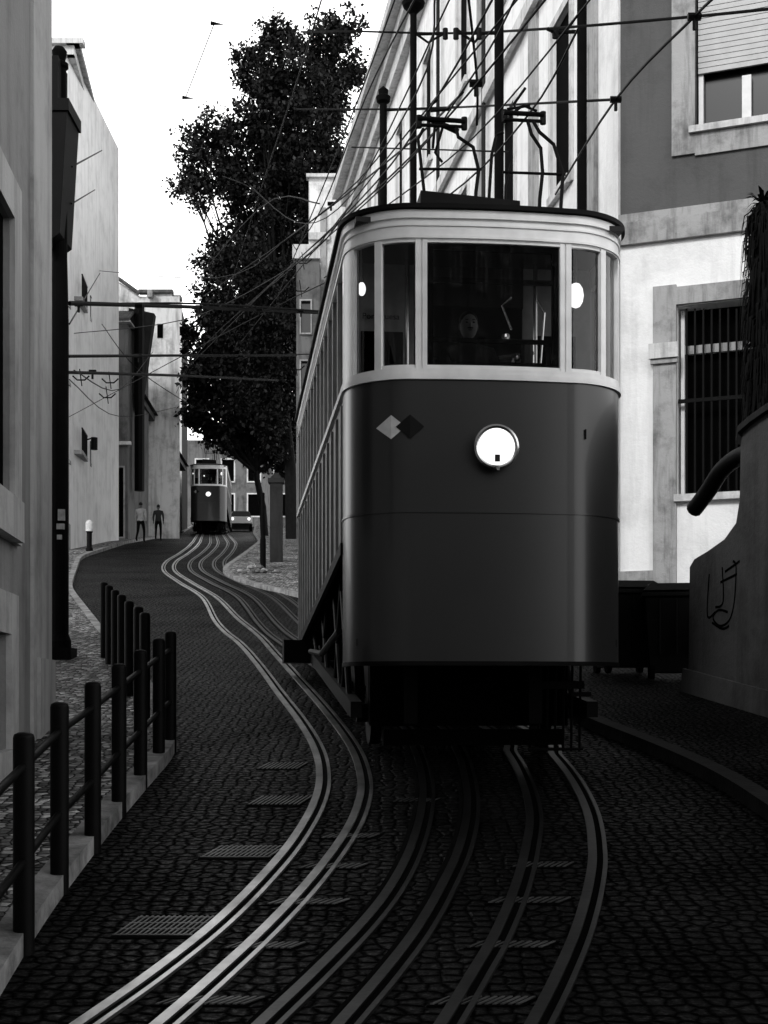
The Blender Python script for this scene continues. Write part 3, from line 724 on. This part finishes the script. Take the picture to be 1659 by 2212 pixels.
for sd in (-1,1):
    x0,x1=sorted((sd*.50,sd*.62))
    mb.hexa([(x0,1.0,gl(1)+.35),(x1,1.0,gl(1)+.35),(x1,LEN-.6,gl(LEN-.6)+.1),(x0,LEN-.6,gl(LEN-.6)+.1),(x0,1.0,1.2),(x1,1.0,1.2),(x1,LEN-.6,.8),(x0,LEN-.6,.8)],'iron')
    for t in (1.9,3.6,5.6,7.4):
        mb.tube([(sd*.80-.05,t,gl(t)+.32),(sd*.80+.05,t,gl(t)+.32)],.30,'iron',20); mb.tube([(sd*.9-.06,t,gl(t)+.32),(sd*.9+.06,t,gl(t)+.32)],.09,'iron',12)
    for t in (1.5,2.5,4.5,6.5):
        mb.tube([(sd*1.05,t,gl(t)+.35),(sd*1.05,t+.9,1.0)],.03,'iron'); mb.tube([(sd*1.05,t+.9,gl(t)+.45),(sd*1.05,t,1.1)],.03,'iron')
    x0,x1=sorted((sd*1.0,sd*1.1)); mb.hexa([(x0,.9,gl(.9)+.42),(x1,.9,gl(.9)+.42),(x1,LEN-.8,gl(LEN-.8)+.15),(x0,LEN-.8,gl(LEN-.8)+.15),(x0,.9,gl(.9)+.56),(x1,.9,gl(.9)+.56),(x1,LEN-.8,gl(LEN-.8)+.3),(x0,LEN-.8,gl(LEN-.8)+.3)],'iron')
mb.hexa([(-.9,1.2,gl(1.2)+.3),(.9,1.2,gl(1.2)+.3),(.9,1.4,gl(1.4)+.3),(-.9,1.4,gl(1.4)+.3),(-.9,1.2,1.3),(.9,1.2,1.3),(.9,1.4,1.3),(-.9,1.4,1.3)],'void')
mb.box(-1.1,1.1,.45,.9,.26,.40,'iron'); mb.box(-1.1,1.1,.3,1.2,.40,.46,'void'); mb.box(-1.1,1.1,1.0,LEN-.8,1.2,1.34,'void')
for i in range(7):
    x=.52+i*.075; mb.tube([(x,1.05,gl(1.0)+.10),(x,1.0,.32)],.012,'iron')
mb.tube([(.5,1.05,gl(1)+.12),(1.0,1.05,gl(1)+.12)],.015,'iron'); mb.box(.5,1.0,.98,1.02,.05,.12,'iron'); mb.box(.86,1.04,.9,1.0,-.02,.02,'iron')
mb.box(-1.45,-1.0,LEN-2.3,LEN-1.7,.42,.72,'iron'); 
mb.tube([(-1.2,.9,.55),(-1.25,2.5,.4),(-1.22,5,.5)],.03,'iron')
mb.box(-.8,.8,1.0,1.1,gl(1)+.16,gl(1)+.3,'void')
done(mb,'underframe',False)
mb=MB()
mb.hexa([(-.47,1.1,3.95),(.47,1.1,3.95),(.47,2.6,3.95),(-.47,2.6,3.95),(-.45,1.15,4.50),(.45,1.15,4.44),(.42,2.5,4.46),(-.42,2.5,4.52)],'roof')
Rinv=Matrix.Rotation(-TR,3,'Z')
def loc(px,py,d): return Rinv@(P(px,py,d)-O)
def T_(pts,d,r=.016): mb.tube([loc(a,b_,d) for a,b_ in pts],r,'iron',8)
for d in (13.3,13.75):
    T_([(918,480),(918,432),(908,340),(903,300),(915,278)],d); T_([(1026,480),(1028,415),(1034,368),(1022,318),(990,296),(985,275)],d,.018)
    T_([(905,365),(1040,366)],d,.014); T_([(903,255),(1005,262)],d,.024); T_([(908,270),(1000,274)],d,.018)
    T_([(1055,480),(1057,418),(1062,335),(1072,292),(1088,285)],d); T_([(1090,480),(1092,400),(1105,350)],d,.012)
    T_([(1210,480),(1212,440),(1216,375),(1196,312),(1165,285),(1152,262)],d,.018); T_([(1164,480),(1166,430),(1172,372),(1168,320),(1148,290),(1140,262)],d,.018)
    T_([(1085,372),(1222,377)],d,.014); T_([(1088,243),(1175,248)],d,.024); T_([(1088,258),(1170,262)],d,.018)
for a in ((905,262),(1003,266),(1090,250),(1173,254)):
    T_([(a[0],a[1]-12),(a[0],a[1]+14)],13.5,.03)
for pts in ([(925,262),(922,235),(945,215)],[(960,262),(940,330),(955,350)],[(940,262),(935,320)],[(1120,250),(1110,225),(1135,190)],[(1100,250),(1130,228),(1160,240)],[(930,240),(975,236)],[(1095,236),(1145,228)]): T_(pts,13.5,.014)
T_([(925,255),(990,285)],13.5,.03)
done(mb,'current_collectors')
cu=bpy.data.curves.new('lettering','FONT'); cu.body='Portuguesa'; cu.size=.075; cu.extrude=.001; cu.align_x='CENTER'
tx=bpy.data.objects.new('lettering',cu); scene.collection.objects.link(tx); cu.materials.append(M['markd']); tx.parent=tram; tx.location=(-.80,1.225,3.36); tx.rotation_euler=(math.pi/2,0,0)
far=empty('funicular_tram',(X(450,91),91,E+(HY-1003)/F*91-3.96),math.radians(4.2))
for o in parts:
    c=bpy.data.objects.new(o.name.split('.')[0],o.data); scene.collection.objects.link(c); c.parent=far
# ---------------------------------------------------------------- people
def person(name,loc_,yaw,H,top,legs,pose='walk'):
    e=empty(name,loc_,yaw); s=H/1.75
    J={'pel':(0,0,.95),'sp':(0,.0,1.18),'ch':(0,.0,1.38),'nk':(0,0,1.50),'hd':(0,-.01,1.56),
       'shL':(-.19,0,1.42),'shR':(.19,0,1.42)}
    if pose=='walk':
        J.update({'elL':(-.25,.08,1.15),'wrL':(-.25,.0,.93),'elR':(.25,-.04,1.14),'wrR':(.25,-.2,.96),
        'hiL':(-.10,0,.9),'knL':(-.11,-.16,.52),'anL':(-.11,-.12,.10),'toL':(-.12,-.28,.04),
        'hiR':(.10,0,.9),'knR':(.11,.06,.50),'anR':(.11,.28,.14),'toR':(.11,.18,.04)})
    else:
        J.update({'elL':(-.27,-.02,1.14),'wrL':(-.20,-.25,1.12),'elR':(.27,-.02,1.14),'wrR':(.22,-.27,1.14),
        'hiL':(-.10,0,.9),'knL':(-.12,-.02,.5),'anL':(-.12,0,.09),'toL':(-.13,-.15,.04),
        'hiR':(.10,0,.9),'knR':(.12,-.02,.5),'anR':(.12,0,.09),'toR':(.13,-.15,.04)})
    R={'pel':.14,'sp':.13,'ch':.155,'nk':.06,'hd':.055,'shL':.075,'shR':.075,'elL':.048,'elR':.048,'wrL':.032,'wrR':.032,'hiL':.095,'hiR':.095,'knL':.062,'knR':.062,'anL':.045,'anR':.045,'toL':.04,'toR':.04}
    ed=[('pel','sp'),('sp','ch'),('ch','nk'),('nk','hd'),('ch','shL'),('shL','elL'),('elL','wrL'),('ch','shR'),('shR','elR'),('elR','wrR'),('pel','hiL'),('hiL','knL'),('knL','anL'),('anL','toL'),('pel','hiR'),('hiR','knR'),('knR','anR'),('anR','toR')]
    names=['pel']+[k for k in J if k!='pel']; idx={k:i for i,k in enumerate(names)}
    me=bpy.data.meshes.new('tmp'); me.from_pydata([tuple(c*s for c in J[k]) for k in names],[(idx[a],idx[b_]) for a,b_ in ed],[])
    t=bpy.data.objects.new('tmp',me); scene.collection.objects.link(t)
    t.modifiers.new('sk','SKIN'); sb=t.modifiers.new('ss','SUBSURF'); sb.levels=2; sb.render_levels=2
    for k in names:
        r=R[k]*s; sv=me.skin_vertices[0].data[idx[k]]; sv.radius=(r,r*(.75 if k in('ch','sp','pel') else 1)); sv.use_root=(k=='pel')
    dg=bpy.context.evaluated_depsgraph_get(); nm=bpy.data.meshes.new_from_object(t.evaluated_get(dg)); bpy.data.objects.remove(t)
    for k in (top,legs,'skin','hair'): nm.materials.append(M[k])
    for p in nm.polygons:
        c=p.center/s; p.use_smooth=True
        if c.z>1.50 and abs(c.x)<.09: p.material_index=2
        elif c.z<.09: p.material_index=3
        elif c.z<.95 and abs(c.x)<.2: p.material_index=1
        else: p.material_index=0
    o=bpy.data.objects.new('body',nm); scene.collection.objects.link(o); o.parent=e
    mb=MB(); hc=(0,-.02*s,1.655*s)
    mb.ball(hc,.1*s,'skin',20,(.78,.95,1.18))
    mb.ball((0,.004*s,1.70*s),.1*s,'hair',18,(.84,.98,.92))
    for sd in (-1,1):
        mb.ball((sd*.08*s,0,1.65*s),.025*s,'skin',8,(.4,.8,1.2)); mb.ball((sd*.03*s,-.108*s,1.665*s),.011*s,'hair',8,(1.2,.5,.7)); mb.ball((sd*.03*s,-.108*s,1.688*s),.012*s,'hair',8,(1.5,.5,.3))
    mb.ball((0,-.12*s,1.645*s),.016*s,'skin',8,(.8,1,1.7)); mb.ball((0,-.113*s,1.615*s),.02*s,'hair',8,(1.6,.5,.4)); mb.ball((0,-.108*s,1.598*s),.016*s,'cloth_m',8,(1.4,.5,.35))
    o=mb.obj('head',e); 
    for p in o.data.polygons: p.use_smooth=True
    mb=MB()
    for sd,wn_,el in ((-1,'wrL','elL'),(1,'wrR','elR')):
        w0=Vector(J[wn_])*s; dr=(Vector(J[wn_])-Vector(J[el])).normalized(); sx=Vector((1,0,0)).cross(dr)*sd
        if sx.length<.1: sx=Vector((0,1,0))
        sx.normalize(); nrm=dr.cross(sx)
        mb.tube([w0-dr*.01,w0+dr*.04*s,w0+dr*.09*s],[.028*s,.036*s,.03*s],'skin',10)
        for i in range(4):
            b0=w0+dr*.085*s+sx*(i-1.5)*.019*s; ln=(.075,.085,.08,.06)[i]*s
            mb.tube([b0,b0+dr*ln*.5+nrm*.006,b0+dr*ln*.9+nrm*.025],[.009*s,.0085*s,.007*s],'skin',6)
        b0=w0+dr*.03*s-sx*.03*s; mb.tube([b0,b0-sx*.03*s+dr*.03*s,b0-sx*.032*s+dr*.06*s],[.011*s,.01*s,.008*s],'skin',6)
    o=mb.obj('hands',e)
    for p in o.data.polygons: p.use_smooth=True
    return e
q=Vector((-.02,1.15,0)); q.rotate(Matrix.Rotation(TR,3,'Z'))
person('tram_driver',(O.x+q.x,O.y+q.y,E+3.30-1.655*1.02),TR,1.78,'cloth_d','cloth_d','stand')
person('pedestrian',(X(304,61),61,gz(61)+.12),math.pi-.15,1.72,'cloth_l','cloth_d')
person('pedestrian',(X(342,64),64,gz(64)+.12),math.pi+.1,1.62,'cloth_m','cloth_d')
mb=MB(); g=Vector((X(193,53),53,gz(53)+.12)); mb.lathe((g.x,g.y,g.z),[(.14,0),(.14,.1),(.1,.15),(.1,.7),(.13,.72),(.13,.75)],'iron'); mb.lathe((g.x,g.y,g.z),[(.14,.752),(.15,1.05),(.1,1.15),(.001,1.2)],'markl'); mb.obj('parking_meter')
e=empty('parked_car',(X(520,104),104,gz(104)),.1); mb=MB()
mb.hexa([(-.85,-2,.35),(.85,-2,.35),(.85,2,.35),(-.85,2,.35),(-.85,-2,.85),(.85,-2,.85),(.85,2,.95),(-.85,2,.95)],'carp')
mb.hexa([(-.8,-1.1,.9),(.8,-1.1,.9),(.8,1.8,.95),(-.8,1.8,.95),(-.62,-.5,1.45),(.62,-.5,1.45),(.62,1.3,1.45),(-.62,1.3,1.45)],'wglass')
for sx in (-.75,.75):
    for sy in (-1.3,1.3): mb.tube([(sx-.1,sy,.32),(sx+.1,sy,.32)],.32,'void',16)
    mb.ball((sx*.8,-2,.68),.12,'lamp',10)
mb.obj('car_body',e,bevel=.06)
mb=MB(); y=46; x=X(597,46); mb.box(x-.2,x+.2,y-.2,y+.2,gz(y),gz(y)+2.7,'dgrey'); mb.box(x-.26,x+.26,y-.26,y+.26,gz(y)+2.703,gz(y)+2.85,'dgrey'); mb.hexa([(x-.2,y-.2,gz(y)+2.853),(x+.2,y-.2,gz(y)+2.853),(x+.2,y+.2,gz(y)+2.853),(x-.2,y+.2,gz(y)+2.853),(x-.05,y-.05,gz(y)+3.05),(x+.05,y-.05,gz(y)+3.05),(x+.05,y+.05,gz(y)+3.05),(x-.05,y+.05,gz(y)+3.05)],'dgrey'); mb.obj('gate_pillar')
# ---------------------------------------------------------------- trees
def tree(name,clumps,d0,trunkpx,dens=1.0,lsize=.26,seed=5,tr=.34):
    mb=MB(); base_=Vector((X(trunkpx,d0),d0,gz(d0)-.2)); rng=np.random.default_rng(seed)
    cs=[]
    for (px,py,r) in clumps:
        dd_=d0+rng.uniform(-2.5,2.5); cs.append((P(px,py,dd_),r/F*dd_))
    cen=sum((c for c,_ in cs),Vector())/len(cs); fork=base_.lerp(cen,.45)
    mb.tube([base_,base_.lerp(fork,.5)+Vector((.15,0,0)),fork],[tr,tr*.8,tr*.65],'bark',12)
    for c,r in cs:
        m_=fork.lerp(c,.5)+Vector((rng.uniform(-.5,.5),rng.uniform(-.5,.5),-.4)); mb.tube([fork,m_,c],[.12,.08,.02],'bark',5)
        for _ in range(3):
            q=c+Vector(rng.normal(0,.5,3))*r; mb.tube([m_.lerp(c,.6),m_.lerp(q,.8),q],[.05,.03,.012],'bark',4,False)
    V=[]
    for c,r in cs:
        n=int(820*r*r*dens)
        k=max(8,int(14*r*r)); sub=rng.normal(0,1,(k,3)); sub/=np.linalg.norm(sub,axis=1)[:,None]; sub*= (rng.random((k,1))**.5)*r*1.1
        p=np.array(c)+sub[rng.integers(k,size=n)]+rng.normal(0,.24,(n,3))
        a=rng.normal(0,1,(n,3)); a/=np.linalg.norm(a,axis=1)[:,None]; b_=np.cross(a,rng.normal(0,1,(n,3))); b_/=np.linalg.norm(b_,axis=1)[:,None]
        L_=lsize*rng.uniform(.5,1.1,(n,1)); W_=L_*.6
        V.append(np.stack([p-a*L_*.5,p+b_*W_*.5,p+a*L_*.5,p-b_*W_*.5],1).reshape(-1,3))
    V=np.concatenate(V); nf=len(V)//4
    mb.add(V.tolist(),[(4*i,4*i+1,4*i+2,4*i+3) for i in range(nf)],'leaf'); mb.obj(name)
tree('plane_tree',[(738,60,45),(700,110,60),(640,90,50),(590,85,42),(560,130,45),(545,165,40),(600,180,60),(650,190,80),(575,230,65),(715,210,75),(650,270,85),(530,290,50),(470,300,52),(430,330,48),(480,360,55),(412,390,38),(428,425,34),(500,400,55),(580,340,80),(690,350,80),(530,440,60),(600,440,80),(680,460,80),(735,330,60),(740,160,50),(560,520,70),(500,540,52),(462,560,40),(620,560,85),(540,610,75),(470,630,46),(600,660,85),(640,380,80),(510,680,60),(590,760,70),(570,850,60),(620,900,50),(590,940,45)],68,632,1.15,.28)
tree('plane_tree',[(440,720,42),(480,700,60),(560,720,80),(630,720,70),(430,790,40),(500,790,70),(580,800,80),(640,810,60),(425,830,34),(445,860,48),(520,870,75),(600,880,70),(425,900,36),(480,930,48),(550,930,55),(620,935,50),(540,780,80),(560,860,80),(600,975,40),(520,965,35)],78,572,1.2,.36,8,.24)
# ---------------------------------------------------------------- wires
wires=[
([(1210,-40,10.5),(960,262,13.5),(780,440,18),(600,600,28),(430,760,45),(380,850,60)],.008),
([(1085,-40,10.3),(925,240,13.5),(770,440,18),(560,640,30),(400,800,50)],.008),
([(1130,-40,10.4),(1010,180,12.5),(800,430,17),(500,690,38)],.007),
([(1250,60,11.5),(1140,250,13.5),(960,430,17),(700,600,25)],.008),
([(1560,-20,12),(1500,36,12.6),(1330,215,15),(1200,420,20)],.011),
([(700,-20,25),(640,180,30),(560,420,42),(480,675,62)],.012),
([(905,-20,20),(790,210,26),(700,440,34),(640,540,42)],.012),
([(940,-20,12),(900,200,15),(720,440,22),(440,640,36)],.008),
([(1010,-20,12),(1030,170,13),(1030,270,13.6)],.010),
([(1000,200,14),(860,330,19),(640,500,28),(470,600,40),(215,585,60)],.010),
([(980,-20,11),(760,420,17),(640,480,24),(540,400,30)],.006),
([(760,440,18),(640,570,24),(400,690,34),(160,720,40)],.009),
([(690,440,24),(560,450,30),(400,640,45)],.010),
([(1150,-40,11),(870,300,15),(640,590,26),(520,740,40)],.007),
([(1290,-20,11),(1020,300,15),(800,470,20)],.007),
([(860,-20,14),(740,300,20),(600,640,34)],.008),
([(650,69,30),(760,68,28),(965,72,26),(1185,62,21),(1500,36,18),(1750,10,16)],.016),
([(640,236,34),(830,236,30),(985,232,28),(1330,215,20)],.016),
([(760,318,30),(1100,328,24)],.012),
([(150,655,20),(430,664,25),(690,676,30)],.026),([(150,658,20.3),(430,656,25),(690,672,30)],.014),
([(95,770,20),(400,768,28),(640,768,35)],.020),([(95,803,20),(400,812,28),(600,822,35)],.020),([(150,771,20),(690,765,30)],.010),
([(462,53,30),(400,213,34)],.009),
([(155,360,20),(220,325,40)],.012),([(155,440,20),(205,410,40)],.01),
([(150,700,20),(216,590,50)],.01),([(160,800,20),(260,840,30),(330,760,45)],.008),
([(220,700,40),(300,800,38),(420,880,50)],.01),([(150,820,24),(260,900,40),(380,880,60)],.008),
([(640,540,40),(560,420,40),(480,380,44)],.008),([(870,560,22),(640,640,30),(150,900,50)],.009),
]
mb=MB()
for pts,r in wires:
    q=catmull([P(*p) for p in pts],5) if len(pts)>2 else [P(*p) for p in pts]; mb.tube(q,r*1.3,'iron',5)
for (px,py,d) in [(462,53,30),(400,213,34)]:
    c=P(px,py,d); mb.tube([c+Vector((-.07,0,.03)),c+Vector((.2,0,0))],[.045,.008],'iron',6)
for (px,py,d) in [(170,657,20.4),(300,660,22),(430,663,25),(560,668,27),(650,672,29),(715,440,24),(1330,215,15),(1500,36,12.6),(300,768,25),(520,768,31),(200,803,23),(1028,180,13)]:
    c=P(px,py,d); mb.tube([c+Vector((-.06,0,0)),c+Vector((.06,0,0))],.035,'iron',6); mb.tube([c,c+Vector((0,0,-.12))],.02,'iron',5)
for (px,d,y) in [(175,24,812),(238,26,818),(232,27,850),(640,29,790),(655,31,560),(650,31,620)]:
    q=[P(px-18,y,d),P(px-8,y+9,d),P(px+8,y+9,d),P(px+18,y,d)]; mb.tube(q,.014,'iron',5)
    mb.tube([P(px-3,y-15,d),P(px+2,y+22,d)],.010,'iron',5)
mb.obj('overhead_wires')
# ---------------------------------------------------------------- light
sd=Vector((-.36,-.76,.55)).normalized()
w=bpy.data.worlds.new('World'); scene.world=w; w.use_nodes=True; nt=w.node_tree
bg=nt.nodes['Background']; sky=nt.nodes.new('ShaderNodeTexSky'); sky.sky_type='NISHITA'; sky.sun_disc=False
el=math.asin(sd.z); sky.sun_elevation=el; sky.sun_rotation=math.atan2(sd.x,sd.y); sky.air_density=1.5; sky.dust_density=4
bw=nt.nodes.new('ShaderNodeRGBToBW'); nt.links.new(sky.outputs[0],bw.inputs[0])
# added sky gain: bright low band, dimmed overhead to keep the street dark
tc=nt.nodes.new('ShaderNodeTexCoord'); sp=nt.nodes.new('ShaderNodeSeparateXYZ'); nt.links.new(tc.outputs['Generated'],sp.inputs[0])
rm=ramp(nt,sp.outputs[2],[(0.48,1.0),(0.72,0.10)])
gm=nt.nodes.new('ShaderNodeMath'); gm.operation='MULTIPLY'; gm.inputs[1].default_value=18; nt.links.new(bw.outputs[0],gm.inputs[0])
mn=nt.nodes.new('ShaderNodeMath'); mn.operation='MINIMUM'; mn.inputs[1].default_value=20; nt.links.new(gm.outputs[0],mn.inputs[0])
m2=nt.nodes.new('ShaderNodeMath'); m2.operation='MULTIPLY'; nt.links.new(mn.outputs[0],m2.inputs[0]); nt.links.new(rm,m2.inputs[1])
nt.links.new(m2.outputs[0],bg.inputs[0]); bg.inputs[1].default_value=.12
l=bpy.data.lights.new('sun','SUN'); l.energy=2.0; l.angle=math.radians(11); lo=bpy.data.objects.new('sun',l); scene.collection.objects.link(lo)
lo.rotation_euler=(-sd).to_track_quat('-Z','Y').to_euler()
# ---------------------------------------------------------------- camera
cam=bpy.data.cameras.new('camera'); co=bpy.data.objects.new('camera',cam); scene.collection.objects.link(co)
co.location=(0,0,E); co.rotation_euler=(math.pi/2,0,0); cam.sensor_width=36; cam.lens=36*F/2212; cam.shift_y=(HY-1106)/2212; cam.clip_end=1000; cam.clip_start=.1
scene.camera=co
scene.view_settings.view_transform='Standard'; scene.view_settings.look='None'; scene.view_settings.exposure=0
